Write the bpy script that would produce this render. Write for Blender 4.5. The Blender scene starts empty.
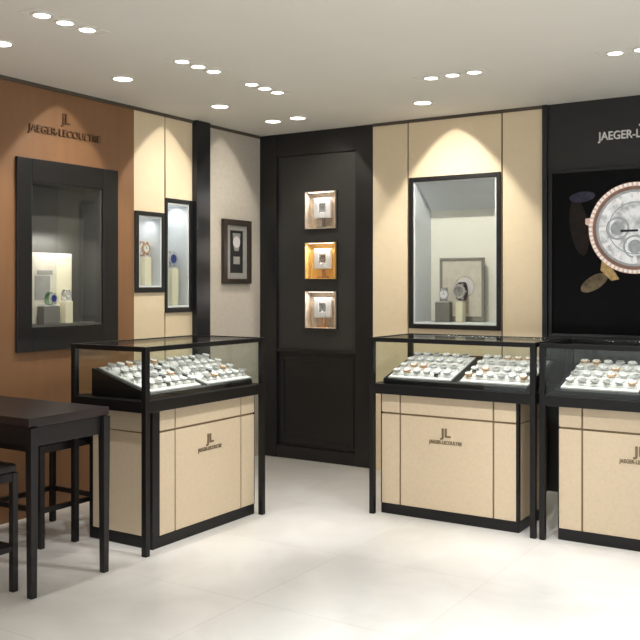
import bpy, bmesh, math, random
from mathutils import Matrix, Vector, Euler
random.seed(7)
S = bpy.context.scene
COL = S.collection
PI = math.pi
R = math.radians
XL, YW, H = -4.38, 6.0, 2.625          # left wall plane, back wall plane, ceiling height

# ------------------------------------------------------------------ materials
def lin(c):
    c = c / 255.0
    return c / 12.92 if c <= 0.04045 else ((c + 0.055) / 1.055) ** 2.4
def rgb(r, g, b):
    return (lin(r), lin(g), lin(b), 1.0)

def mat(name, col, rough=0.5, metal=0.0, noise=0.04, scale=40.0, bump=0.0, stretch=(1, 1, 1), spec=0.5, coat=0.0):
    m = bpy.data.materials.new(name); m.use_nodes = True
    nt = m.node_tree; p = nt.nodes['Principled BSDF']
    p.inputs['Roughness'].default_value = rough
    p.inputs['Metallic'].default_value = metal
    p.inputs['Specular IOR Level'].default_value = spec
    p.inputs['Coat Weight'].default_value = coat
    tc = nt.nodes.new('ShaderNodeTexCoord')
    mp = nt.nodes.new('ShaderNodeMapping'); mp.inputs['Scale'].default_value = stretch
    nz = nt.nodes.new('ShaderNodeTexNoise'); nz.inputs['Scale'].default_value = scale
    nz.inputs['Detail'].default_value = 4
    nt.links.new(tc.outputs['Object'], mp.inputs['Vector'])
    nt.links.new(mp.outputs['Vector'], nz.inputs['Vector'])
    rp = nt.nodes.new('ShaderNodeValToRGB')
    a = [max(0, c * (1 - noise)) for c in col[:3]] + [1]
    b = [min(1, c * (1 + noise)) for c in col[:3]] + [1]
    rp.color_ramp.elements[0].position = 0.3; rp.color_ramp.elements[0].color = a
    rp.color_ramp.elements[1].position = 0.7; rp.color_ramp.elements[1].color = b
    nt.links.new(nz.outputs['Fac'], rp.inputs['Fac'])
    nt.links.new(rp.outputs['Color'], p.inputs['Base Color'])
    if bump:
        bp = nt.nodes.new('ShaderNodeBump'); bp.inputs['Strength'].default_value = bump
        bp.inputs['Distance'].default_value = 0.002
        nt.links.new(nz.outputs['Fac'], bp.inputs['Height'])
        nt.links.new(bp.outputs['Normal'], p.inputs['Normal'])
    return m

def emit(name, col, strength):
    m = bpy.data.materials.new(name); m.use_nodes = True
    nt = m.node_tree; p = nt.nodes['Principled BSDF']
    p.inputs['Base Color'].default_value = col
    p.inputs['Emission Color'].default_value = col
    p.inputs['Emission Strength'].default_value = strength
    return m

def glass(name, tint, refl=1.0):
    m = bpy.data.materials.new(name); m.use_nodes = True
    nt = m.node_tree; nt.nodes.clear()
    out = nt.nodes.new('ShaderNodeOutputMaterial')
    tr = nt.nodes.new('ShaderNodeBsdfTransparent'); tr.inputs['Color'].default_value = tint
    gl = nt.nodes.new('ShaderNodeBsdfGlossy'); gl.inputs['Roughness'].default_value = 0.02
    lw_ = nt.nodes.new('ShaderNodeLayerWeight'); lw_.inputs['Blend'].default_value = 0.5
    pw = nt.nodes.new('ShaderNodeMath'); pw.operation = 'POWER'; pw.inputs[1].default_value = 5.0
    mu = nt.nodes.new('ShaderNodeMath'); mu.operation = 'MULTIPLY_ADD'; mu.inputs[1].default_value = 0.6 * refl; mu.inputs[2].default_value = 0.03 * refl
    mx = nt.nodes.new('ShaderNodeMixShader')
    nt.links.new(lw_.outputs['Facing'], pw.inputs[0]); nt.links.new(pw.outputs[0], mu.inputs[0]); nt.links.new(mu.outputs[0], mx.inputs[0])
    nt.links.new(tr.outputs[0], mx.inputs[1]); nt.links.new(gl.outputs[0], mx.inputs[2])
    nt.links.new(mx.outputs[0], out.inputs['Surface'])
    return m

def floor_material():
    m = bpy.data.materials.new('polished_marble'); m.use_nodes = True
    nt = m.node_tree; p = nt.nodes['Principled BSDF']
    p.inputs['Roughness'].default_value = 0.3
    p.inputs['Specular IOR Level'].default_value = 0.45
    tc = nt.nodes.new('ShaderNodeTexCoord')
    nz = nt.nodes.new('ShaderNodeTexNoise'); nz.inputs['Scale'].default_value = 2.2
    nz.inputs['Detail'].default_value = 7; nz.inputs['Distortion'].default_value = 1.5
    nt.links.new(tc.outputs['Object'], nz.inputs['Vector'])
    rp = nt.nodes.new('ShaderNodeValToRGB')
    rp.color_ramp.elements[0].position = 0.36; rp.color_ramp.elements[0].color = rgb(236, 233, 228)
    rp.color_ramp.elements[1].position = 0.6; rp.color_ramp.elements[1].color = rgb(243, 241, 237)
    nt.links.new(nz.outputs['Fac'], rp.inputs['Fac'])
    bk = nt.nodes.new('ShaderNodeTexBrick'); bk.offset = 0.0
    bk.inputs['Scale'].default_value = 1.0
    bk.inputs['Brick Width'].default_value = 0.8; bk.inputs['Row Height'].default_value = 0.8
    bk.inputs['Mortar Size'].default_value = 0.004; bk.inputs['Mortar Smooth'].default_value = 0.2
    bk.inputs['Color1'].default_value = (1, 1, 1, 1); bk.inputs['Color2'].default_value = (0.96, 0.96, 0.96, 1)
    bk.inputs['Mortar'].default_value = (0.90, 0.89, 0.87, 1)
    nt.links.new(tc.outputs['Object'], bk.inputs['Vector'])
    mx = nt.nodes.new('ShaderNodeMix'); mx.data_type = 'RGBA'; mx.blend_type = 'MULTIPLY'
    mx.inputs[0].default_value = 1.0
    nt.links.new(rp.outputs['Color'], mx.inputs[6]); nt.links.new(bk.outputs['Color'], mx.inputs[7])
    nt.links.new(mx.outputs[2], p.inputs['Base Color'])
    return m

M = dict(
    floor=floor_material(),
    ceiling=mat('painted_ceiling', rgb(228, 225, 216), 0.8, noise=0.012, scale=3),
    brown=mat('brown_wall_covering', rgb(138, 100, 68), 0.55, noise=0.06, scale=14, bump=0.1, stretch=(1, 1, 0.15)),
    beige=mat('beige_wall_panel', rgb(234, 216, 184), 0.5, noise=0.02, scale=20),
    seam=mat('panel_joint', rgb(112, 92, 70), 0.6, noise=0.02),
    grey=mat('grey_wall_covering', rgb(198, 190, 177), 0.6, noise=0.05, scale=30),
    black=mat('black_lacquer', rgb(25, 25, 26), 0.38, noise=0.04, scale=10),
    caseblack=mat('black_metal', rgb(14, 14, 15), 0.4, noise=0.04, scale=10, spec=0.35),
    blackwall=mat('black_wall_panel', rgb(34, 34, 34), 0.45, noise=0.04, scale=10),
    charcoal=mat('charcoal_panel', rgb(52, 52, 51), 0.45, noise=0.05, scale=12),
    bluck=mat('blue_black_paint', rgb(22, 24, 28), 0.35, noise=0.04, scale=10),
    crownshade=mat('painted_crown_shadow', rgb(84, 76, 64), 0.7, noise=0.02),
    cab=mat('beige_cabinet_leather', rgb(208, 190, 162), 0.5, noise=0.035, scale=60, bump=0.05),
    caseam=mat('cabinet_joint', rgb(118, 99, 74), 0.6, noise=0.02),
    emblem=mat('bronze_letters', rgb(120, 104, 80), 0.4, metal=0.3, noise=0.03),
    darkbronze=mat('dark_bronze_letters', rgb(98, 70, 48), 0.45, metal=0.2, noise=0.03),
    silverletter=mat('brushed_silver_letters', rgb(232, 232, 230), 0.4, metal=0.0, noise=0.03),
    wood=mat('dark_stained_wood', rgb(40, 31, 32), 0.4, noise=0.16, scale=18, stretch=(0.12, 1, 1), coat=0.05),
    woodleg=mat('black_stained_wood', rgb(17, 15, 17), 0.4, noise=0.12, scale=20, stretch=(1, 1, 0.1)),
    seat=mat('dark_leather_seat', rgb(40, 33, 32), 0.45, noise=0.08, scale=80, bump=0.15),
    white=mat('white_suede', rgb(212, 211, 211), 0.7, noise=0.03, scale=90),
    nicheint=mat('pale_grey_lining', rgb(218, 222, 224), 0.6, noise=0.015),
    nicheback=mat('ivory_lining', rgb(236, 234, 222), 0.6, noise=0.012),
    darkint=mat('dark_grey_lining', rgb(88, 87, 83), 0.45, noise=0.04),
    steel=mat('polished_steel', rgb(196, 196, 198), 0.3, metal=0.5, noise=0.02),
    chrome=mat('satin_chrome', rgb(180, 180, 184), 0.3, metal=0.9, noise=0.02),
    gold=mat('rose_gold', rgb(222, 176, 132), 0.25, metal=0.6, noise=0.02),
    tan=mat('tan_strap', rgb(178, 154, 132), 0.6, noise=0.06),
    pale=mat('pale_grey_strap', rgb(196, 192, 188), 0.6, noise=0.05),
    darkstrap=mat('dark_strap', rgb(74, 66, 62), 0.6, noise=0.05),
    dial=mat('silver_dial', rgb(228, 228, 226), 0.4, noise=0.02),
    bluedial=mat('blue_dial', rgb(46, 66, 132), 0.35, noise=0.04),
    ink=mat('black_print', rgb(26, 26, 28), 0.5, noise=0.02),
    greyprint=mat('grey_print', rgb(150, 148, 144), 0.5, noise=0.08, scale=26),
    paleprint=mat('pale_photo_print', rgb(208, 202, 188), 0.5, noise=0.09, scale=16),
    green=mat('green_enamel', rgb(110, 150, 112), 0.4, noise=0.05),
    ivory=mat('ivory_block', rgb(232, 226, 198), 0.5, noise=0.02),
    greyblock=mat('grey_block', rgb(120, 118, 112), 0.5, noise=0.05),
    greyframe=mat('grey_metal_frame', rgb(134, 132, 124), 0.4, noise=0.03),
    champagne=mat('champagne_silk', rgb(196, 180, 160), 0.5, noise=0.2, scale=22),
    golden=mat('golden_silk', rgb(230, 192, 116), 0.45, noise=0.14, scale=22),
    framebrown=mat('dark_brown_frame', rgb(52, 42, 36), 0.4, noise=0.06),
    trimring=mat('white_lamp_trim', rgb(228, 225, 216), 0.7, noise=0.01),
    lamp=emit('lit_lamp', (1, 0.97, 0.92, 1), 6.0),
    led=emit('led_strip', (1, 0.97, 0.92, 1), 3.0),
    glass=glass('clear_glass', (0.955, 0.975, 0.955, 1), 1.0),
    winglass=glass('window_glass', (0.97, 0.98, 0.98, 1), 0.8),
)
def screen_mat(name, col, e, noise=0.0, scale=20.0):
    m = mat(name, col, 0.35, noise=noise, scale=scale, spec=0.12)
    p = m.node_tree.nodes['Principled BSDF']
    rp = [n for n in m.node_tree.nodes if n.type == 'VALTORGB'][0]
    m.node_tree.links.new(rp.outputs['Color'], p.inputs['Emission Color'])
    p.inputs['Emission Strength'].default_value = e
    return m
M['scrblack'] = screen_mat('backlit_black', rgb(6, 6, 8), 0.1)
M['scrgold'] = screen_mat('backlit_rose_gold', rgb(206, 178, 162), 0.4, 0.12, 30)
M['scrgolddark'] = screen_mat('backlit_bronze', rgb(128, 102, 92), 0.4, 0.12, 30)
M['scrwhite'] = screen_mat('backlit_white_stones', rgb(240, 234, 230), 0.5, 0.05, 60)
M['scrtan'] = screen_mat('backlit_tan_strap', rgb(96, 84, 66), 0.3, 0.5, 26)
M['scrdial'] = screen_mat('backlit_silver', rgb(196, 197, 197), 0.6, 0.42, 22)
M['scrsub'] = screen_mat('backlit_grey', rgb(150, 153, 154), 0.5, 0.15, 60)
M['scrstrap'] = screen_mat('backlit_dark_strap', rgb(34, 29, 26), 0.25, 0.3, 20)
M['scrsheen'] = screen_mat('backlit_blue_sheen', rgb(50, 49, 62), 0.25, 0.4, 20)
M['scrlug'] = screen_mat('backlit_gold_lug', rgb(170, 142, 96), 0.4, 0.3, 40)

# ------------------------------------------------------------------ mesh helpers
class MB:
    """collects shapes into one mesh"""
    def __init__(s): s.bm = bmesh.new()
    def _m(s, faces, mi):
        for f in faces: f.material_index = mi
    def box(s, x0, x1, y0, y1, z0, z1, mi=0):
        x0, x1 = sorted((x0, x1)); y0, y1 = sorted((y0, y1)); z0, z1 = sorted((z0, z1))
        v = [s.bm.verts.new(p) for p in ((x0,y0,z0),(x1,y0,z0),(x1,y1,z0),(x0,y1,z0),(x0,y0,z1),(x1,y0,z1),(x1,y1,z1),(x0,y1,z1))]
        fs = [s.bm.faces.new([v[i] for i in q]) for q in ((3,2,1,0),(4,5,6,7),(0,1,5,4),(1,2,6,5),(2,3,7,6),(3,0,4,7))]
        s._m(fs, mi); return s
    def prism(s, pts, axis, a, b, mi=0):
        """pts: outline in the two other axes, extruded along axis from a to b"""
        def P(p, t):
            return {'x': (t, p[0], p[1]), 'y': (p[0], t, p[1]), 'z': (p[0], p[1], t)}[axis]
        lo = [s.bm.verts.new(P(p, a)) for p in pts]; hi = [s.bm.verts.new(P(p, b)) for p in pts]
        n = len(pts); fs = [s.bm.faces.new(lo[::-1]), s.bm.faces.new(hi)]
        fs += [s.bm.faces.new((lo[i], lo[(i+1) % n], hi[(i+1) % n], hi[i])) for i in range(n)]
        s._m(fs, mi); return s
    def cyl(s, cx, cy, cz, r, h, axis='z', n=28, mi=0, r2=None, sx=1.0):
        r2 = r if r2 is None else r2
        def P(t, rr, k):
            a = rr * math.cos(t) * sx; b = rr * math.sin(t)
            return {'z': (cx + a, cy + b, cz + k), 'y': (cx + a, cy + k, cz + b), 'x': (cx + k, cy + a, cz + b)}[axis]
        lo = [s.bm.verts.new(P(2*PI*i/n, r, 0)) for i in range(n)]; hi = [s.bm.verts.new(P(2*PI*i/n, r2, h)) for i in range(n)]
        fs = [s.bm.faces.new(lo[::-1]), s.bm.faces.new(hi)]
        fs += [s.bm.faces.new((lo[i], lo[(i+1) % n], hi[(i+1) % n], hi[i])) for i in range(n)]
        s._m(fs, mi); return s
    def ring(s, cx, cy, cz, ro, ri, h, axis='z', n=36, mi=0):
        def P(t, rr, k):
            a = rr * math.cos(t); b = rr * math.sin(t)
            return {'z': (cx + a, cy + b, cz + k), 'y': (cx + a, cy + k, cz + b), 'x': (cx + k, cy + a, cz + b)}[axis]
        L = [[s.bm.verts.new(P(2*PI*i/n, rr, k)) for i in range(n)] for rr, k in ((ro, 0), (ro, h), (ri, h), (ri, 0))]
        for j in range(4):
            A, B = L[j], L[(j+1) % 4]
            s._m([s.bm.faces.new((A[i], A[(i+1) % n], B[(i+1) % n], B[i])) for i in range(n)], mi)
        return s
    def frame(s, x0, x1, z0, z1, wl, wr, wt, wb, y0, y1, mi=0):
        s.box(x0, x0+wl, y0, y1, z0, z1, mi); s.box(x1-wr, x1, y0, y1, z0, z1, mi)
        s.box(x0+wl, x1-wr, y0, y1, z1-wt, z1, mi); s.box(x0+wl, x1-wr, y0, y1, z0, z0+wb, mi); return s
    def holed(s, x0, x1, z0, z1, y0, y1, holes, mi=0):
        """slab with rectangular openings"""
        xs = sorted({x0, x1} | {h[i] for h in holes for i in (0, 1) if x0 < h[i] < x1})
        zs = sorted({z0, z1} | {h[i] for h in holes for i in (2, 3) if z0 < h[i] < z1})
        for a, b in zip(xs, xs[1:]):
            for c, d in zip(zs, zs[1:]):
                u, w = (a+b)/2, (c+d)/2
                if not any(h[0] < u < h[1] and h[2] < w < h[3] for h in holes): s.box(a, b, y0, y1, c, d, mi)
        return s
    def shell(s, x0, x1, z0, z1, y0, y1, t, mi=0, mb=None):
        """open-fronted box, walls t thick"""
        s.box(x0, x0+t, y0, y1, z0, z1, mi); s.box(x1-t, x1, y0, y1, z0, z1, mi)
        s.box(x0+t, x1-t, y0, y1, z0, z0+t, mi); s.box(x0+t, x1-t, y0, y1, z1-t, z1, mi)
        s.box(x0, x1, y1, y1+t, z0, z1, mi if mb is None else mb); return s
    def text(s, body, x0, x1, z0, z1, y, depth, mi=0, bold=0.012):
        cu = bpy.data.curves.new('lettering', 'FONT'); cu.body = body; cu.extrude = 0.05; cu.offset = bold
        ob = bpy.data.objects.new('lettering', cu); COL.objects.link(ob)
        dg = bpy.context.evaluated_depsgraph_get(); me = bpy.data.meshes.new_from_object(ob.evaluated_get(dg))
        xs = [v.co.x for v in me.vertices]; ys = [v.co.y for v in me.vertices]
        ax, bx, ay, by = min(xs), max(xs), min(ys), max(ys)
        n0 = len(s.bm.faces); nv = len(s.bm.verts)
        s.bm.from_mesh(me); s.bm.verts.ensure_lookup_table(); s.bm.faces.ensure_lookup_table()
        for v in s.bm.verts[nv:]:
            v.co = Vector((x0 + (v.co.x-ax)/(bx-ax)*(x1-x0), y - (v.co.z+0.05)/0.1*depth, z0 + (v.co.y-ay)/(by-ay)*(z1-z0)))
        s._m(s.bm.faces[n0:], mi)
        bpy.data.objects.remove(ob); bpy.data.curves.remove(cu); bpy.data.meshes.remove(me); return s
    def mesh(s, name, mats):
        bmesh.ops.recalc_face_normals(s.bm, faces=s.bm.faces[:])
        me = bpy.data.meshes.new(name); s.bm.to_mesh(me); s.bm.free()
        for m in (mats if isinstance(mats, (list, tuple)) else [mats]): me.materials.append(m)
        return me
    def build(s, name, mats, parent=None, bevel=0.0, loc=None, rot=None):
        o = bpy.data.objects.new(name, s.mesh(name, mats)); COL.objects.link(o)
        if parent is not None: o.parent = parent
        if loc is not None: o.location = loc
        if rot is not None: o.rotation_euler = rot
        if bevel:
            b = o.modifiers.new('bevel', 'BEVEL'); b.width = bevel; b.segments = 2; b.limit_method = 'ANGLE'
            b.harden_normals = False
        return o

def tag(o, label=None, cat=None, group=None, kind=None):
    if label: o['label'] = label
    if cat: o['category'] = cat
    if group: o['group'] = group
    if kind: o['kind'] = kind
    return o
def thing(name, label, cat, loc=(0, 0, 0), rz=0.0, group=None):
    o = bpy.data.objects.new(name, None); COL.objects.link(o)
    o.location = loc; o.rotation_euler = (0, 0, rz); o.empty_display_size = 0.1
    return tag(o, label, cat, group)
def struct(name, mb, m, loc=(0, 0, 0), rz=0.0, bevel=0.0):
    return tag(mb.build(name, m, None, bevel, loc, (0, 0, rz)), kind='structure')
LW = R(90)                       # things on the left wall: local x runs along the wall, local y into it
def lw(u, z=0.0, out=0.0): return (XL + out, u, z)
def bw(u, z=0.0, out=0.0): return (u, YW - out, z)

# ------------------------------------------------------------------ the room
struct('floor', MB().box(-4.75, 2.2, -1.2, 6.45, -0.1, 0.0), M['floor'])
struct('ceiling', MB().box(-4.75, 2.2, -1.2, 6.45, H, H + 0.12), M['ceiling'])

HB = (3.650, 4.232, 1.142, 2.035)          # recess of the big black framed window in the brown wall
HA = (4.575, 4.812, 1.382, 1.885)          # the two niches
HN = (4.868, 5.108, 1.235, 1.995)
struct('wall_left', MB().holed(-1.2, 4.537, 0, H, 0, 0.33, [HB]), M['brown'], lw(0), LW)
w = MB()
w.holed(4.537, 4.844, 0, H, 0.0, 0.33, [HA]); w.holed(4.856, 5.15, 0, H, 0.0, 0.33, [HN]); w.box(4.844, 4.856, 0.012, 0.33, 0, H, 1)
struct('wall_alcove', w, [M['beige'], M['seam']], lw(0), LW)
struct('wall_corner', MB().box(5.30, 6.33, 0, 0.33, 0, H), M['grey'], lw(0), LW)
struct('trim_1', MB().box(5.148, 5.308, -0.045, 0.33, 0, H), M['bluck'], lw(0), LW, 0.004)

WB = (-2.972, -2.322, 1.112, 2.163)        # recess of the display window in the beige wall
w = MB()
w.box(-3.316, -3.025, 0, 0.42, 0, H); w.box(-3.025, -3.013, 0.012, 0.42, 0, H, 1)
w.holed(-3.013, -2.292, 0.896, H, 0, 0.42, [WB]); w.box(-3.013, -2.292, 0.012, 0.42, 0.882, 0.896, 1)
w.box(-3.013, -2.292, 0, 0.42, 0, 0.882)
w.box(-2.292, -2.280, 0.012, 0.42, 0, H, 1); w.box(-2.280, -1.978, 0, 0.42, 0, H)
struct('wall_back', w, [M['beige'], M['seam']], bw(0))
struct('wall_right', MB().box(-1.978, 2.2, 0, 0.42, 0, H), M['blackwall'], bw(0))
struct('trim_2', MB().box(-1.992, -1.958, -0.02, 0.1, 0, H), M['bluck'], bw(0))
struct('shade_strip_1', MB().box(-1.2, 5.145, -0.012, 0.0, H - 0.022, H), M['crownshade'], lw(0), LW)  # these dark strips paint the crown shadow along the wall tops
struct('shade_strip_2', MB().box(5.31, 5.99, -0.012, 0.0, H - 0.022, H), M['crownshade'], lw(0), LW)
struct('shade_strip_3', MB().box(-3.31, -1.995, -0.012, 0.0, H - 0.022, H), M['crownshade'], bw(0))

# ------------------------------------------------------------------ black panelled unit in the corner, with three lit niches
NX0, NX1 = -3.937, -3.652
NZ = [(1.845, 2.142), (1.447, 1.738), (1.056, 1.352)]
U = thing('panelled_door', 'tall black panelled door between the grey corner wall and the beige wall', 'door', bw(-4.38))
u = lambda x: x + 4.38
MB().box(0.0, 0.165, 0.0, 0.34, 0, H - 0.001).build('stile', M['black'], U, 0.004)
MB().box(u(-3.474), u(-3.318), 0.0, 0.34, 0, H - 0.001).build('stile', M['black'], U, 0.004)
MB().box(0.165, u(-3.474), 0.004, 0.34, 2.44, H - 0.001).build('top_rail', M['black'], U, 0.004)
MB().box(0.165, u(-3.474), 0.004, 0.34, 0.86, 0.885).build('mid_rail', M['black'], U, 0.003)
MB().box(0.165, u(-3.474), 0.004, 0.34, 0.0, 0.10).build('plinth', M['black'], U, 0.004)
MB().holed(0.165, u(-3.474), 0.885, 2.44, 0.03, 0.34, [(u(NX0), u(NX1), a, b) for a, b in NZ]).build('upper_panel', M['charcoal'], U)
w = MB().box(0.165, u(-3.474), 0.03, 0.34, 0.10, 0.86); w.frame(0.19, u(-3.50), 0.13, 0.83, 0.035, 0.035, 0.035, 0.035, 0.022, 0.03)
w.build('lower_panel', M['black'], U, 0.003)

# ------------------------------------------------------------------ watches
def arc_strap(mb, r, wdt, a0, a1, mi, t=0.003, n=10):
    """strap bent over a bar that runs along x; angles from the top"""
    inn, out = [], []
    for i in range(n + 1):
        a = a0 + (a1 - a0) * i / n
        inn.append((math.sin(a) * r, math.cos(a) * r)); out.append((math.sin(a) * (r + t), math.cos(a) * (r + t)))
    mb.prism(out + inn[::-1], 'x', -wdt / 2, wdt / 2, mi)

def display_watch(name, label, loc, rot, strap, case, dial, group=None, size=1.0, cat='watch', flat=False):
    """a watch standing upright on its closed strap, dial facing local -y"""
    t = thing(name, label, cat, loc, 0, group); t.rotation_euler = rot; t.scale = (size,) * 3
    w = MB(); arc = []
    n = 24
    if flat:
        for q in (1, -1): MB().prism([(-0.011, 0.034 + q*0.02), (0.011, 0.034 + q*0.02), (0.0095, 0.034 + q*0.036), (-0.0095, 0.034 + q*0.036)], 'y', -0.003, 0.002).build('strap', M[strap], t)
    for a0, a1 in ((R(-64), R(-296)),) if not flat else ():
        inn, out = [], []
        for i in range(n + 1):
            a = a0 + (a1 - a0) * i / n
            inn.append((-math.cos(a) * 0.024 + 0.024, math.sin(a) * 0.03 + 0.034)); out.append((-math.cos(a) * 0.028 + 0.024, math.sin(a) * 0.034 + 0.034))
        w.prism(out + inn[::-1], 'x', -0.011, 0.011)
    if not flat: w.build('strap', M[strap], t)
    w = MB(); w.ring(0, -0.008, 0.034, 0.023, 0.018, 0.011, 'y', 32); w.cyl(0, -0.004, 0.034, 0.0185, 0.006, 'y', 28)
    for sx in (-1, 1):
        for sz in (-1, 1): w.box(sx*0.014, sx*0.009, -0.006, 0.004, 0.034 + sz*0.020, 0.034 + sz*0.029)
    w.cyl(0.022, -0.003, 0.034, 0.0035, 0.006, 'x', 12)
    w.build('case', M[case], t)
    w = MB(); w.cyl(0, -0.006, 0.034, 0.0178, 0.002, 'y', 28)
    w.box(-0.0008, 0.0008, -0.0072, -0.006, 0.034, 0.047, 1); w.box(0.0, 0.009, -0.0072, -0.006, 0.0334, 0.0346, 1)
    w.build('dial', [M[dial], M['ink']], t)
    return t

def framed_window(root, W, Hh, hole, fr, mats, prot=0.03, depth=0.2, back=None, glassy=True, header=0.0):
    """recessed lit display window; local x along the wall, y into it; hole in local coords"""
    a, b, c, d = hole
    MB().frame(0, W, 0, Hh, *fr, -prot, 0.0).build('frame', M[mats[0]], root, 0.004)
    w = MB(); e = 0.002
    w.shell(a + e, b - e, c + e, d - e, -prot * 0.3, depth, 0.012, 0, 1)
    if header: w.prism([(0.03, d - 0.015), (depth - 0.002, d - 0.015), (depth - 0.002, d - header)], 'x', a + 0.016, b - 0.016, 0)
    w.build('lining', [M[mats[1]], M[mats[2]]], root)
    if glassy: MB().box(a + 0.016, b - 0.016, 0.008, 0.013, c + 0.016, d - 0.016).build('glass_pane', M['winglass'], root)

def area(name, loc, rot, sx, sy, power, col=(1, 0.96, 0.9)):
    l = bpy.data.lights.new(name, 'AREA'); l.shape = 'RECTANGLE'; l.size = sx; l.size_y = sy; l.energy = power; l.color = col
    o = bpy.data.objects.new(name, l); COL.objects.link(o); o.location = loc; o.rotation_euler = rot; return o
def spot(name, loc, target, power, size, blend=0.2, col=(1, 0.92, 0.78), rad=0.02):
    l = bpy.data.lights.new(name, 'SPOT'); l.energy = power; l.spot_size = R(size); l.spot_blend = blend; l.color = col; l.shadow_soft_size = rad
    o = bpy.data.objects.new(name, l); COL.objects.link(o); o.location = loc
    o.rotation_euler = (Vector(target) - Vector(loc)).to_track_quat('-Z', 'Y').to_euler(); return o

# three niches in the black door
WORD = ['topmost', 'middle', 'lowest']
for i, (a, b) in enumerate(NZ):
    lining = ['champagne', 'golden', 'champagne'][i]
    lab = ['small square cream niche, topmost of three in the black door',
           'small square golden niche, middle one of three in the black door',
           'small square cream niche, lowest of three in the black door'][i]
    Wn, Hn = NX1 - NX0, b - a
    t = MB().shell(0.001, Wn - 0.001, 0.001, Hn - 0.001, 0.0, 0.085, 0.006).build('niche', M[lining], U, 0, (u(NX0), 0.0, a))
    t['label'] = lab
    MB().frame(-0.003, Wn + 0.003, -0.003, Hn + 0.003, 0.006, 0.006, 0.006, 0.006, 0.018, 0.03).build('niche_frame', M['black'], t)
    MB().box(0.03, Wn - 0.03, 0.008, 0.02, Hn - 0.010, Hn - 0.007).build('light_strip', M['led'], t)
    area('niche_lamp', bw(NX0 + Wn/2, b - 0.012, -0.022), (R(-28), 0, 0), 0.2, 0.02, [1.6, 1.6, 1.6][i])
    # square ring shaped cushion on a little foot, the watch lies in its centre
    cx, cz = Wn * 0.5, Hn * 0.555
    s = thing('watch_cushion', 'white square cushion holding a watch in the %s niche of the black door' % WORD[i], 'cushion',
              bw(NX0 + cx, a + 0.007, -0.045), 0, 'cushions in the door niches')
    w = MB(); zc = cz - 0.007
    w.frame(-0.078, 0.078, zc - 0.08, zc + 0.08, 0.048, 0.048, 0.048, 0.048, -0.012, 0.018)
    w.box(-0.03, 0.03, 0.006, 0.018, zc - 0.032, zc + 0.032)
    w.build('pad', M['white'], s, 0.006)
    MB().box(-0.045, 0.045, -0.02, 0.024, 0, 0.010).box(-0.012, 0.012, 0.005, 0.018, 0.009, zc - 0.068).build('foot', M[['greyblock', 'gold', 'gold'][i]], s)
    display_watch('wristwatch', 'round grey faced watch in the %s niche of the black door' % WORD[i],
                  bw(NX0 + cx, a + cz - 0.038, -0.048), (0, 0, 0), 'pale', ['steel', 'gold', 'steel'][i], 'greyprint', 'watches in the door niches', 1.12, flat=True)

# ------------------------------------------------------------------ display window in the beige wall
D = thing('display_window', 'tall black framed display window in the beige wall', 'display window', bw(-3.004, 1.08))
framed_window(D, 0.713, 1.113, (WB[0] + 3.004, WB[1] + 3.004, WB[2] - 1.08, WB[3] - 1.08), (0.034, 0.03, 0.034, 0.034),
              ('black', 'nicheint', 'nicheback'), 0.02, 0.27, header=0.20)
area('window_lamp', bw(-2.647, 2.13, -0.09), (R(-12), 0, 0), 0.5, 0.03, 34.0, (1, 0.98, 0.94))

ZW = 1.127
t = thing('picture_frame', 'thin grey picture frame standing in the beige wall display window', 'picture frame', bw(-2.858, ZW, -0.205))
MB().frame(0, 0.355, 0, 0.475, 0.02, 0.02, 0.02, 0.04, 0, 0.02).build('frame', M['greyframe'], t, 0.003)
w = MB().box(0.02, 0.34, 0.008, 0.016, 0.035, 0.46); w.cyl(0.20, 0.0072, 0.26, 0.075, 0.001, 'y', 32, 1); w.ring(0.20, 0.0065, 0.26, 0.082, 0.07, 0.001, 'y', 36, 2)
w.box(0.165, 0.235, 0.0068, 0.008, 0.06, 0.18, 2)
w.build('print', [M['paleprint'], M['white'], M['champagne']], t)

def watch_stand(label, loc, wd, hh, m, rz=0.0, group=None, top=True):
    t = thing('watch_stand', label, 'watch stand', loc, rz, group)
    MB().box(-wd/2, wd/2, -0.03, 0.03, 0, hh).build('block', M[m], t, 0.003)
    if top: MB().box(-wd/2 + 0.006, wd/2 - 0.006, -0.026, 0.026, hh, hh + 0.008).build('pad', M['white'], t, 0.002)
    return t
g = 'watch stands in the beige wall window'
watch_stand('wide dark grey watch stand at the left in the beige wall window', bw(-2.775, ZW, -0.10), 0.115, 0.145, 'greyblock', 0, g)
watch_stand('slim ivory watch stand in front of the picture in the beige wall window', bw(-2.650, ZW, -0.12), 0.055, 0.15, 'ivory', 0, g)
display_watch('wristwatch', 'steel watch on the dark grey stand in the beige wall window', bw(-2.775, ZW + 0.153, -0.10), (0, 0, R(12)), 'pale', 'steel', 'dial', None, 1.5)
display_watch('wristwatch', 'dark strapped watch on the slim ivory stand in the beige wall window', bw(-2.650, ZW + 0.158, -0.10), (0, 0, 0), 'darkstrap', 'steel', 'greyprint', None, 2.0)

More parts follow.
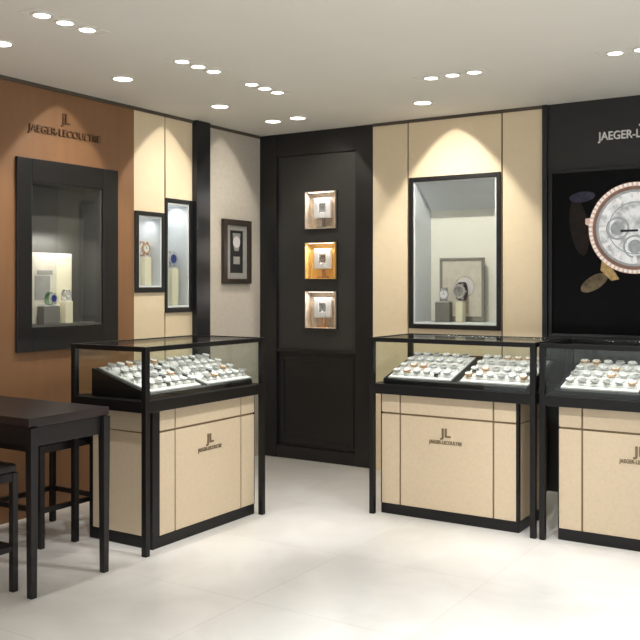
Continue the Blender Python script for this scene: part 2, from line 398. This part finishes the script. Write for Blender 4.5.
# ------------------------------------------------------------------ big black framed window in the brown wall
D = thing('display_window', 'large black framed display window in the brown left wall', 'display window', lw(3.542, 0.997), LW)
framed_window(D, 0.828, 1.168, (HB[0] - 3.542, HB[1] - 3.542, HB[2] - 0.997, HB[3] - 0.997), (0.11, 0.138, 0.14, 0.147),
              ('black', 'darkint', 'darkint'), 0.02, 0.15)
z0 = 1.157
t = thing('display_backdrop', 'pale lit photo backdrop in the brown wall window', 'backdrop', lw(3.742, z0, -0.10), LW)
MB().box(0, 0.33, 0, 0.014, 0, 0.445).build('panel', M['paleprint'], t, 0.002)
w = MB().box(0.05, 0.17, -0.002, 0, 0.31, 0.335).box(0.03, 0.15, -0.002, 0, 0.15, 0.3); w.box(0.2, 0.32, -0.002, 0, 0.03, 0.40, 1)
w.build('print', [M['greyprint'], M['ivory']], t)
g = 'watch stands in the brown wall window'
watch_stand('broad grey watch stand in front of the pale backdrop in the brown wall', lw(3.85, z0, -0.062), 0.13, 0.11, 'greyblock', LW, g)
watch_stand('narrow ivory block at the right of the blue watch in the brown wall', lw(3.99, z0, -0.062), 0.06, 0.14, 'ivory', LW, g)
display_watch('wristwatch', 'blue faced watch with green strap on the grey stand in the brown wall', lw(3.862, z0 + 0.118, -0.036), (0, 0, LW), 'green', 'steel', 'bluedial', None, 1.2)
display_watch('wristwatch', 'small white faced watch on the ivory block in the brown wall', lw(3.99, z0 + 0.148, -0.045), (0, 0, LW), 'pale', 'steel', 'dial', None, 1.0)
tag(MB().box(0, 0.13, -0.02, 0.02, 0, 0.004).build('label_plate', M['chrome'], None, 0.001, lw(4.075, z0 - 0.0003, -0.05), (0, 0, LW)), 'small silver plate lying at the right inside the brown wall window', 'plate')
area('window_lamp', lw(3.90, 1.70, -0.03), (0, R(20), 0), 0.03, 0.30, 1.3, (1, 0.97, 0.9))

# ------------------------------------------------------------------ two niches beside the black pilaster
D = thing('wall_niche', 'short narrow black framed niche beside the brown wall', 'niche', lw(4.537, 1.347), LW, 'pale niches in the narrow beige wall')
framed_window(D, 0.303, 0.566, (HA[0] - 4.537, HA[1] - 4.537, HA[2] - 1.347, HA[3] - 1.347), (0.04, 0.03, 0.03, 0.037), ('black', 'nicheint', 'nicheint'), 0.012, 0.2)
D = thing('wall_niche', 'taller narrow black framed niche beside the black pilaster', 'niche', lw(4.848, 1.20), LW, 'pale niches in the narrow beige wall')
framed_window(D, 0.29, 0.825, (HN[0] - 4.848, HN[1] - 4.848, HN[2] - 1.20, HN[3] - 1.20), (0.022, 0.03, 0.03, 0.037), ('black', 'nicheint', 'nicheint'), 0.012, 0.2)
area('niche_lamp', lw(4.69, 1.86, -0.09), (0, R(10), 0), 0.03, 0.16, 0.32, (1, 0.99, 0.97))
area('niche_lamp', lw(4.99, 1.97, -0.09), (0, R(10), 0), 0.03, 0.16, 0.42, (1, 0.99, 0.97))
g = 'watch stands in the narrow niches'
watch_stand('ivory watch stand in the short niche beside the brown wall', lw(4.745, 1.397, -0.09), 0.06, 0.20, 'ivory', LW, g)
display_watch('wristwatch', 'tan strapped watch on the stand in the short niche', lw(4.745, 1.605, -0.09), (0, 0, LW), 'tan', 'gold', 'dial', None, 1.6)
watch_stand('ivory watch stand in the taller niche beside the black pilaster', lw(5.03, 1.25, -0.09), 0.07, 0.27, 'ivory', LW, g)
display_watch('wristwatch', 'blue faced watch on the stand in the taller niche', lw(5.03, 1.528, -0.09), (0, 0, LW), 'pale', 'steel', 'bluedial', None, 1.9)

# ------------------------------------------------------------------ framed watch picture on the grey corner wall
t = thing('picture_frame', 'narrow dark framed watch picture on the grey corner wall', 'picture', lw(5.49, 1.41), LW)
MB().frame(0, 0.362, 0, 0.506, 0.05, 0.05, 0.045, 0.04, -0.03, 0.0).build('frame', M['framebrown'], t, 0.005)
MB().frame(0.045, 0.317, 0.035, 0.466, 0.05, 0.05, 0.045, 0.05, -0.016, 0.0).build('mat', M['greyprint'], t, 0.002)
w = MB().box(0.093, 0.27, -0.008, 0.0, 0.083, 0.423)
w.prism([(0.135, 0.40), (0.235, 0.40), (0.225, 0.30), (0.21, 0.26), (0.16, 0.26), (0.145, 0.30)], 'y', -0.010, -0.008, 1)
w.cyl(0.185, -0.0105, 0.33, 0.045, 0.002, 'y', 28, 2); w.box(0.145, 0.225, -0.010, -0.008, 0.155, 0.215, 3)
w.build('print', [M['ink'], M['greyprint'], M['white'], M['greyprint']], t)

# ------------------------------------------------------------------ wall lettering
def lettering(name, label, loc, rz, wt, ht, he, m, we):
    o = MB().text('JAEGER-LECOULTRE', -wt/2, wt/2, 0, ht, 0.0, 0.012).text('JL', -we/2, we/2, ht*1.25, ht*1.25 + he, 0.0, 0.012)
    o = o.build(name, M[m], None, 0, loc, (0, 0, rz)); return tag(o, label, 'lettering')
lettering('wall_lettering', 'dark bronze letters and monogram above the window on the brown wall', lw(3.925, 2.315, 0.0), LW, 0.585, 0.06, 0.085, 'darkbronze', 0.07)
lettering('wall_lettering', 'silver letters and monogram on the black wall above the watch poster', bw(-1.32, 2.335, 0.0), 0, 0.60, 0.072, 0.10, 'silverletter', 0.075)

# ------------------------------------------------------------------ poster with a giant watch on the black wall
t = thing('watch_poster', 'wide black backlit poster of a rose gold watch on the black wall', 'poster', bw(-1.94, 1.055))
PW, PH = 1.62, 1.115
MB().frame(0, PW, 0, PH, 0.02, 0.02, 0.02, 0.02, -0.035, 0.0).build('frame', M['bluck'], t, 0.003)
MB().box(0.018, PW - 0.018, -0.02, 0.0, 0.018, PH - 0.018).build('panel', M['scrblack'], t)
cx, cz = 0.562, 0.713
w = MB()
w.ring(cx, -0.030, cz, 0.296, 0.270, 0.010, 'y', 72, 0); w.ring(cx, -0.027, cz, 0.271, 0.248, 0.007, 'y', 72, 1)
for k in range(60):
    a = 2*PI*k/60; w.cyl(cx + 0.283*math.cos(a), -0.033, cz + 0.283*math.sin(a), 0.010, 0.004, 'y', 8, 2)
w.prism([(cx - 0.285, cz + 0.075), (cx - 0.318, cz + 0.070), (cx - 0.318, cz + 0.035), (cx - 0.293, cz + 0.02)], 'y', -0.030, -0.02, 0)   # lug
w.prism([(cx - 0.21, cz - 0.20), (cx - 0.15, cz - 0.25), (cx - 0.10, cz - 0.33), (cx - 0.15, cz - 0.34), (cx - 0.22, cz - 0.27)], 'y', -0.026, -0.02, 3)
w.build('watch_case', [M['scrgold'], M['scrgolddark'], M['scrwhite'], M['scrlug']], t)
w = MB().cyl(cx, -0.026, cz, 0.25, 0.006, 'y', 64, 0)
for ax, az, rr in ((-0.11, 0.0, 0.075), (0.11, 0.0, 0.075), (0.0, -0.12, 0.075)):
    w.ring(cx + ax, -0.0275, cz + az, rr, rr - 0.012, 0.002, 'y', 36, 1); w.cyl(cx + ax, -0.0268, cz + az, rr*0.6, 0.001, 'y', 28, 1)
w.ring(cx, -0.0268, cz, 0.248, 0.232, 0.001, 'y', 64, 1); w.ring(cx, -0.0268, cz, 0.17, 0.163, 0.001, 'y', 64, 1)
for k in range(12):                                   # applied hour markers
    a = PI/6 * k; r0, r1 = 0.185, 0.225; dx, dz = math.cos(a), math.sin(a); px, pz = -dz*0.009, dx*0.009
    w.prism([(cx + dx*r0 + px, cz + dz*r0 + pz), (cx + dx*r1 + px, cz + dz*r1 + pz), (cx + dx*r1 - px, cz + dz*r1 - pz), (cx + dx*r0 - px, cz + dz*r0 - pz)], 'y', -0.0285, -0.025, 2)
w.box(cx - 0.09, cx + 0.02, -0.030, -0.0285, cz - 0.024, cz - 0.010, 3)
w.build('watch_dial', [M['scrdial'], M['scrsub'], M['scrwhite'], M['ink']], t)
w = MB()
def blob(x, z, rx, rz_, tilt, y, mi):
    w.prism([(x + rx*math.cos(a)*math.cos(tilt) - rz_*math.sin(a)*math.sin(tilt), z + rx*math.cos(a)*math.sin(tilt) + rz_*math.sin(a)*math.cos(tilt)) for a in [2*PI*k/24 for k in range(24)]], 'y', y, -0.019, mi)
blob(0.20, 0.73, 0.06, 0.19, 0.15, -0.0222, 0); blob(0.22, 0.93, 0.085, 0.035, 0.1, -0.0226, 1)
blob(0.30, 0.36, 0.10, 0.045, 0.55, -0.0226, 3)
w.build('watch_strap', [M['scrstrap'], M['scrsheen'], M['scrlug'], M['scrtan']], t)

# ------------------------------------------------------------------ glass topped showcases
LEN, DEP, TOPZ = 1.015, 0.52, 1.08
CASE_FILL = 1.7
WEDGE = math.atan2(0.115, 0.40)
def showcase(label, loc, rz, bx0, bx1, left_trim, right_trim):
    t = thing('glass_showcase', label, 'showcase', loc, rz, 'glass topped watch showcases')
    p = 0.016
    for x in (0, LEN):
        for y in (0, DEP):
            MB().box(x - p, x + p, y - p, y + p, 0, TOPZ).build('post', M['caseblack'], t, 0.003)
    w = MB(); r = 0.011
    for y in (0, DEP): w.box(p, LEN - p, y - r, y + r, TOPZ - 0.026, TOPZ)
    for x in (0, LEN): w.box(x - r, x + r, p, DEP - p, TOPZ - 0.026, TOPZ)
    w.build('top_rail', M['caseblack'], t, 0.002)
    MB().box(-p + 0.002, LEN + p - 0.002, -p + 0.002, DEP + p - 0.002, 0.738, 0.798).build('deck', M['caseblack'], t, 0.003)
    # sloping display deck
    MB().prism([(0.035, 0.798), (0.45, 0.798), (0.45, 0.945), (0.442, 0.945), (0.042, 0.83), (0.035, 0.822)], 'x', 0.055, LEN - 0.05).build('display_slope', M['caseblack'], t, 0.002)
    for nm, b in (('front', (0.012, LEN - 0.012, -0.003, 0.003, 0.80, TOPZ - 0.027)), ('back', (0.012, LEN - 0.012, DEP - 0.003, DEP + 0.003, 0.80, TOPZ - 0.027)),
                  ('left', (-0.003, 0.003, 0.015, DEP - 0.015, 0.80, TOPZ - 0.027)), ('right', (LEN - 0.003, LEN + 0.003, 0.015, DEP - 0.015, 0.80, TOPZ - 0.027)),
                  ('top', (0.012, LEN - 0.012, 0.012, DEP - 0.012, TOPZ - 0.009, TOPZ - 0.003))):
        MB().box(*b).build('glass_top' if nm == 'top' else 'glass_side', M['glass'], t)
    a_ = Matrix.Translation(loc) @ Matrix.Rotation(rz, 4, 'Z') @ Matrix.Translation((LEN/2, 0.025, TOPZ - 0.04)) @ Matrix.Rotation(R(38), 4, 'X')
    area('added_case_fill', (0, 0, 0), (0, 0, 0), 0.9, 0.015, CASE_FILL, (1, 0.99, 0.96)).matrix_world = a_  # fill light added under the front rail to whiten the trays, no fixture
    # base cabinet
    y0, y1, zt = 0.045, 0.515 if rz else 0.48, 0.737
    MB().box(bx0 + 0.008, bx1 - 0.008, y0 + 0.008, y1 - 0.008, 0.06, zt).build('carcass', M['caseam'], t)
    MB().box(bx0, bx1, y0 + 0.002, y1, 0.0, 0.062).build('plinth', M['caseblack'], t, 0.003)
    fx0, fx1 = bx0 + left_trim, bx1 - right_trim
    for a_, b_, c_ in ((bx0, fx0, bx0), (fx1, bx1, bx1 - 0.012)):
        w = MB().box(a_, b_, y0, y0 + 0.015, 0.062, zt)
        w.box(c_, c_ + 0.012, y0 + 0.015, y0 + 0.03, 0.062, zt); w.build('corner_trim', M['caseblack'], t)
        MB().box(c_, c_ + 0.012, y1 - 0.025, y1, 0.062, zt).build('corner_trim', M['caseblack'], t)
    k = (fx1 - fx0) / 0.865; g = 0.005
    xs = [fx0, fx0 + 0.127*k, fx0 + 0.729*k, fx1]
    for i, nm in enumerate(('stile', 'door', 'stile')):
        d = MB().box(xs[i] + (g if i else 0), xs[i+1] - (g if i < 2 else 0), y0, y0 + 0.012, 0.064, 0.610).build(nm, M['cab'], t, 0.002)
        if nm == 'door':
            c = (xs[1] + xs[2]) / 2
            w = MB().text('JAEGER-LECOULTRE', c - 0.105, c + 0.105, 0.452, 0.480, y0, 0.004)
            w.text('JL', c - 0.034, c + 0.034, 0.484, 0.552, y0, 0.004, 0, 0.03)
            w.build('emblem', M['emblem'], d)
        MB().box(xs[i] + (g if i else 0), xs[i+1] - (g if i < 2 else 0), y0, y0 + 0.012, 0.622, zt - 0.002).build('drawer_front', M['cab'], t, 0.002)
    for x in (bx0, bx1 - 0.010):
        MB().box(x, x + 0.010, y0 + 0.032, y1 - 0.027, 0.064, 0.610).box(x, x + 0.010, y0 + 0.032, y1 - 0.027, 0.616, zt - 0.002).build('side_panel', M['cab'], t, 0.002)
    return t

def small_watch(strap, case, dial):
    w = MB(); arc_strap(w, 0.0135, 0.017, R(-74), R(74), 0)
    w.cyl(0, 0, 0.0185, 0.0165, 0.006, 'z', 20, 1); w.cyl(0, 0, 0.0245, 0.0135, 0.0008, 'z', 20, 2); w.cyl(0.0165, 0, 0.0215, 0.0025, 0.004, 'x', 8, 1)
    w.box(-0.0007, 0.0007, 0, 0.010, 0.0253, 0.0259, 3); w.box(0, 0.007, -0.0007, 0.0007, 0.0253, 0.0259, 3)
    return w.mesh('wristwatch', [M[strap], M[case], M[dial], M['ink']])
WATCH = [small_watch('pale', 'steel', 'dial'), small_watch('tan', 'gold', 'dial'), small_watch('darkstrap', 'steel', 'dial'), small_watch('pale', 'steel', 'greyprint'), small_watch('pale', 'gold', 'dial')]
NUM = ['first', 'second', 'third', 'fourth', 'fifth', 'sixth']
ROW = ['front', 'second', 'third', 'back']
TL, TW = 0.395, 0.412
def tray_mesh():
    w = MB()
    w.box(0, TW, 0, TL, 0.0, 0.008)
    n = 14
    for j in range(4):                                # four padded bars
        cy = 0.05 + j * 0.098
        w.prism([(cy + 0.016*math.cos(PI*i/n), 0.006 + 0.0155*math.sin(PI*i/n)) for i in range(n + 1)], 'x', 0.012, TW - 0.012)
    return w.mesh('watch_tray', [M['white']])
TRAY = tray_mesh()
def fill(case_word, loc, rz, side_words):
    Mx = Matrix.Translation(loc) @ Matrix.Rotation(rz, 4, 'Z')
    for k, x0 in enumerate((0.085, 0.556)):
        A = Mx @ Matrix.Translation((x0, 0.047, 0.832)) @ Matrix.Rotation(math.atan2(0.115, 0.40), 4, 'X')
        o = bpy.data.objects.new('watch_tray', TRAY); COL.objects.link(o); o.matrix_world = A
        tag(o, 'white padded watch tray, %s one in the %s glass showcase' % (side_words[k], case_word), 'tray', 'white trays in the showcases')
        for j in range(4):
            for i in range(6):
                me = random.choices(WATCH, (7, 1.5, 1, 5, 1.5))[0]
                q = bpy.data.objects.new('wristwatch', me); COL.objects.link(q)
                q.matrix_world = A @ Matrix.Translation((0.040 + i * 0.0665, 0.05 + j * 0.098, 0.0062)) @ Matrix.Rotation(R(random.uniform(-5, 5)), 4, 'Z') @ Matrix.Scale(1.42, 4)
                tag(q, '%s small watch from the left, %s row of %s tray, %s showcase' % (NUM[i], ROW[j], side_words[k], case_word), 'watch',
                    'watches on the %s tray of the %s showcase' % (side_words[k], case_word))
CASES = [('left', (-3.234, 3.435, 0), LW, 0.100, 1.003, 0.055, 0.004, 'glass topped beige showcase standing at left beside the dark wooden table'),
         ('middle', (-2.675, 4.835, 0), 0, 0.034, 0.915, 0.006, 0.016, 'glass topped beige showcase below the beige wall display window'),
         ('right', (-1.607, 4.835, 0), 0, 0.070, 0.960, 0.006, 0.016, 'glass topped beige showcase below the giant watch poster')]
for wd, loc, rz, b0, b1, lt, rt, lab in CASES:
    showcase(lab, loc, rz, b0, b1, lt, rt)
    fill(wd, loc, rz, ('left', 'right'))

# ------------------------------------------------------------------ table and stools
t = thing('side_table', 'dark brown wooden table in the left foreground beside the showcase', 'table', (-3.72, 2.93, 0))
MB().box(-0.50, 0.495, -0.245, 0.24, 0.765, 0.805).build('tabletop', M['wood'], t, 0.004)
w = MB(); w.box(-0.46, 0.47, -0.225, -0.205, 0.675, 0.765).box(-0.46, 0.47, 0.197, 0.217, 0.675, 0.765).box(-0.47, -0.45, -0.225, 0.217, 0.675, 0.765).box(0.462, 0.482, -0.225, 0.217, 0.675, 0.765)
w.build('apron', M['woodleg'], t, 0.003)
for x in (-0.47, 0.485):
    for y in (-0.222, 0.216):
        q = 0.021
        w = MB(); v = 0.016
        w.prism([(-q, -q), (q, -q), (q, q), (-q, q)], 'z', 0, 0.762)
        for vert in w.bm.verts:
            if vert.co.z < 0.1: vert.co.x *= v/q; vert.co.y *= v/q
        w.build('leg', M['woodleg'], t, 0.003, (x, y, 0))

def stool(label, cx, cy):
    t = thing('bar_stool', label, 'stool', (cx, cy, 0), 0, 'stools at the dark table')
    a, b = 0.195, 0.21
    MB().box(-a - 0.012, a + 0.012, -b - 0.012, b + 0.012, 0.545, 0.585).build('seat', M['seat'], t, 0.012)
    w = MB()
    for y in (-b, b): w.box(-a, a, y - 0.010, y + 0.010, 0.505, 0.545)
    for x in (-a, a): w.box(x - 0.010, x + 0.010, -b, b, 0.505, 0.545)
    w.build('apron', M['woodleg'], t, 0.002)
    for x in (-a, a):
        for y in (-b, b): MB().box(x - 0.015, x + 0.015, y - 0.015, y + 0.015, 0, 0.545).build('leg', M['woodleg'], t, 0.003)
    for y in (-b, b): MB().box(-a + 0.015, a - 0.015, y - 0.009, y + 0.009, 0.185, 0.212).build('stretcher', M['woodleg'], t, 0.002)
    for x in (-a, a): MB().box(x - 0.009, x + 0.009, -b + 0.015, b - 0.015, 0.185, 0.212).build('stretcher', M['woodleg'], t, 0.002)
stool('dark square stool standing between the table and the brown wall', -3.995, 3.45)
stool('dark square stool at the near side of the table, cut by the frame', -3.575, 2.515)

# ------------------------------------------------------------------ ceiling lights
def round_light(label, x, y, group):
    t = thing('downlight', label, 'ceiling light', (x, y, H), 0, group)
    MB().ring(0, 0, -0.006, 0.070, 0.056, 0.006).build('trim_ring', M['trimring'], t)
    MB().cyl(0, 0, -0.004, 0.0565, 0.004, 'z').build('lamp', M['lamp'], t)
G1 = 'single round ceiling lights'
SINGLE = [(-3.80, 2.98, 'round ceiling light at the left photo edge before the brown wall'), (-3.835, 3.88, 'round ceiling light in front of the letters on the brown wall'),
          (-3.866, 4.835, 'round ceiling light in front of the narrow niches'), (-3.885, 5.488, 'round ceiling light before the framed picture on the grey wall'),
          (-3.655, 5.475, 'round ceiling light in front of the black door'), (-2.64, 5.465, 'round ceiling light in front of the beige wall display window')]
for x, y, lab in SINGLE: round_light(lab, x, y, G1)
def triple_light(label, x, y, rz):
    t = thing('triple_downlight', label, 'ceiling light', (x, y, H), rz, 'rows of three ceiling lamps')
    MB().frame(-0.225, 0.225, -0.06, 0.06, 0.005, 0.005, 0.005, 0.005, -0.002, 0).build('frame', M['trimring'], t, 0, (0, 0, 0), (R(90), 0, 0))
    for k in (-1, 0, 1):
        MB().ring(0, 0, -0.006, 0.050, 0.038, 0.006).build('trim_ring', M['trimring'], t, 0, (k*0.136, 0, 0))
        MB().cyl(0, 0, -0.004, 0.0385, 0.004).build('lamp', M['lamp'], t, 0, (k*0.136, 0, 0))
TRIPLE = [(-3.243, 2.907, LW, 'row of three ceiling lamps nearest the top left corner'), (-3.264, 3.888, LW, 'row of three ceiling lamps above the near end of the left showcase'),
          (-3.278, 4.543, LW, 'row of three ceiling lamps above the far end of the left showcase'), (-2.146, 4.838, 0, 'row of three ceiling lamps above the middle showcase'),
          (-1.08, 4.838, 0, 'row of three ceiling lamps above the right showcase')]
for x, y, rz, lab in TRIPLE: triple_light(lab, x, y, rz)

ZL = H - 0.012
WASH_SIGN = 1.0
def wash(x, y, rz, p):
    # wall washing downlight: elliptical beam, wide towards the wall, about 47 degrees to either side
    l = bpy.data.lights.new('wall_washer', 'SPOT'); l.energy = p; l.spot_size = R(176); l.spot_blend = 0.0; l.color = (1, 0.94, 0.83); l.shadow_soft_size = 0.012
    o = bpy.data.objects.new('wall_washer', l); COL.objects.link(o); o.location = (x, y, ZL); o.rotation_euler = (0, 0, rz)
    l.use_nodes = True; nt = l.node_tree; N = nt.nodes; em = [n for n in N if n.type == 'EMISSION'][0]
    def mth(op, a, b=None, c=None):
        n = N.new('ShaderNodeMath'); n.operation = op
        for k, q in enumerate((a, b, c)):
            if q is None: continue
            if isinstance(q, (int, float)): n.inputs[k].default_value = q
            else: nt.links.new(q, n.inputs[k])
        return n.outputs[0]
    tc = N.new('ShaderNodeTexCoord'); sp = N.new('ShaderNodeSeparateXYZ'); nt.links.new(tc.outputs['Normal'], sp.inputs[0])
    X, Y, Z = sp.outputs
    aY = mth('ABSOLUTE', Y); aZ = mth('ABSOLUTE', Z)
    gY = mth('ADD', aY, 0.0001); U_ = mth('DIVIDE', mth('ABSOLUTE', X), gY)
    edge = mth('ADD', mth('DIVIDE', mth('MULTIPLY', mth('MULTIPLY', U_, U_), 1.35), mth('MULTIPLY_ADD', U_, 0.95, 0.5)), 0.163)
    q = mth('DIVIDE', mth('DIVIDE', aZ, gY), edge)
    asym = N.new('ShaderNodeMapRange'); asym.interpolation_type = 'SMOOTHSTEP'      # shielded towards the floor and the room
    asym.inputs[1].default_value = 0.12; asym.inputs[2].default_value = 0.30
    nt.links.new(mth('DIVIDE', mth('MULTIPLY', Y, WASH_SIGN), mth('ADD', aZ, 0.0001)), asym.inputs[0])
    mr = N.new('ShaderNodeMapRange'); mr.interpolation_type = 'SMOOTHSTEP'
    mr.inputs[1].default_value = 0.9; mr.inputs[2].default_value = 1.22; nt.links.new(q, mr.inputs[0])
    boost = mth('MULTIPLY_ADD', mth('MULTIPLY', Z, Z), 12.0, 1.0)
    nt.links.new(mth('MULTIPLY', mth('MULTIPLY', mr.outputs[0], asym.outputs[0]), boost), em.inputs['Strength'])
wash(-3.80, 2.98, LW, 4.2); wash(-3.835, 3.88, LW, 4.6); wash(-3.866, 4.835, LW, 4.6); wash(-3.885, 5.488, LW, 2.6)
wash(-3.655, 5.475, 0, 2.5); wash(-2.64, 5.465, 0, 7.6)
for x, y, rz, lab in TRIPLE:
    for k in (-1, 0, 1):
        lx, ly = x + k*0.136*math.cos(rz), y + k*0.136*math.sin(rz)
        spot('case_light', (lx, ly, ZL), (lx + (0 if rz == 0 else -0.10), ly + (0.10 if rz == 0 else 0), 0), 10, 50, 0.7, (1, 0.99, 0.97))
# unseen spots added on the viewer's side to brighten the shop floor
for x, y in ((-1.3, 2.8), (-1.3, 1.8), (-1.0, 3.9), (-0.6, 2.9), (-0.6, 1.8), (0.4, 2.9), (0.4, 4.0), (-1.0, 0.8), (0.4, 1.8), (1.4, 3.2)):
    spot('unseen_fill_spot', (x, y, ZL), (x, y, 0), 88, 80, 0.75, (0.97, 0.99, 1), 0.05)
# more unseen spots, added to brighten the showcase fronts
for x, y, tx, ty in ((-1.55, 3.55, -3.28, 3.75), (-1.55, 4.1, -3.28, 4.3), (-2.45, 2.75, -2.45, 4.87), (-1.85, 2.75, -1.95, 4.87), (-1.25, 2.75, -1.3, 4.87)):
    spot('unseen_fill_spot', (x, y, ZL), (tx, ty, 0.35), 112, 42, 0.8, (1, 0.99, 0.97), 0.05)

spot('unseen_fill_spot', (-2.2, 2.3, ZL), (-3.45, 3.5, 0.52), 85, 24, 0.5, (1, 0.99, 0.97), 0.03)  # unseen spot added to lift the short side of the left showcase
# the rest of the shop lights the room through its open side
W = bpy.data.worlds.new('shop_surroundings'); S.world = W; W.use_nodes = True
bg = W.node_tree.nodes['Background']; bg.inputs['Color'].default_value = (0.98, 0.99, 1.0, 1); bg.inputs['Strength'].default_value = 0.85

# ------------------------------------------------------------------ camera and view
cam = bpy.data.cameras.new('camera'); co = bpy.data.objects.new('camera', cam); COL.objects.link(co); S.camera = co
co.location = (0, 0, 1.40); co.rotation_euler = (R(90), 0, R(32.3))
cam.sensor_width = 36; cam.sensor_fit = 'HORIZONTAL'; cam.lens = 899 / 640 * 36; cam.shift_y = -35 / 640
cam.clip_start = 0.05
S.view_settings.view_transform = 'Standard'; S.view_settings.look = 'None'
S.view_settings.exposure = 0.0; S.view_settings.gamma = 1.0; S.view_settings.use_curve_mapping = False
S.cycles.transparent_max_bounces = 32; S.cycles.max_bounces = 12; S.cycles.diffuse_bounces = 6
S.cycles.sample_clamp_indirect = 6
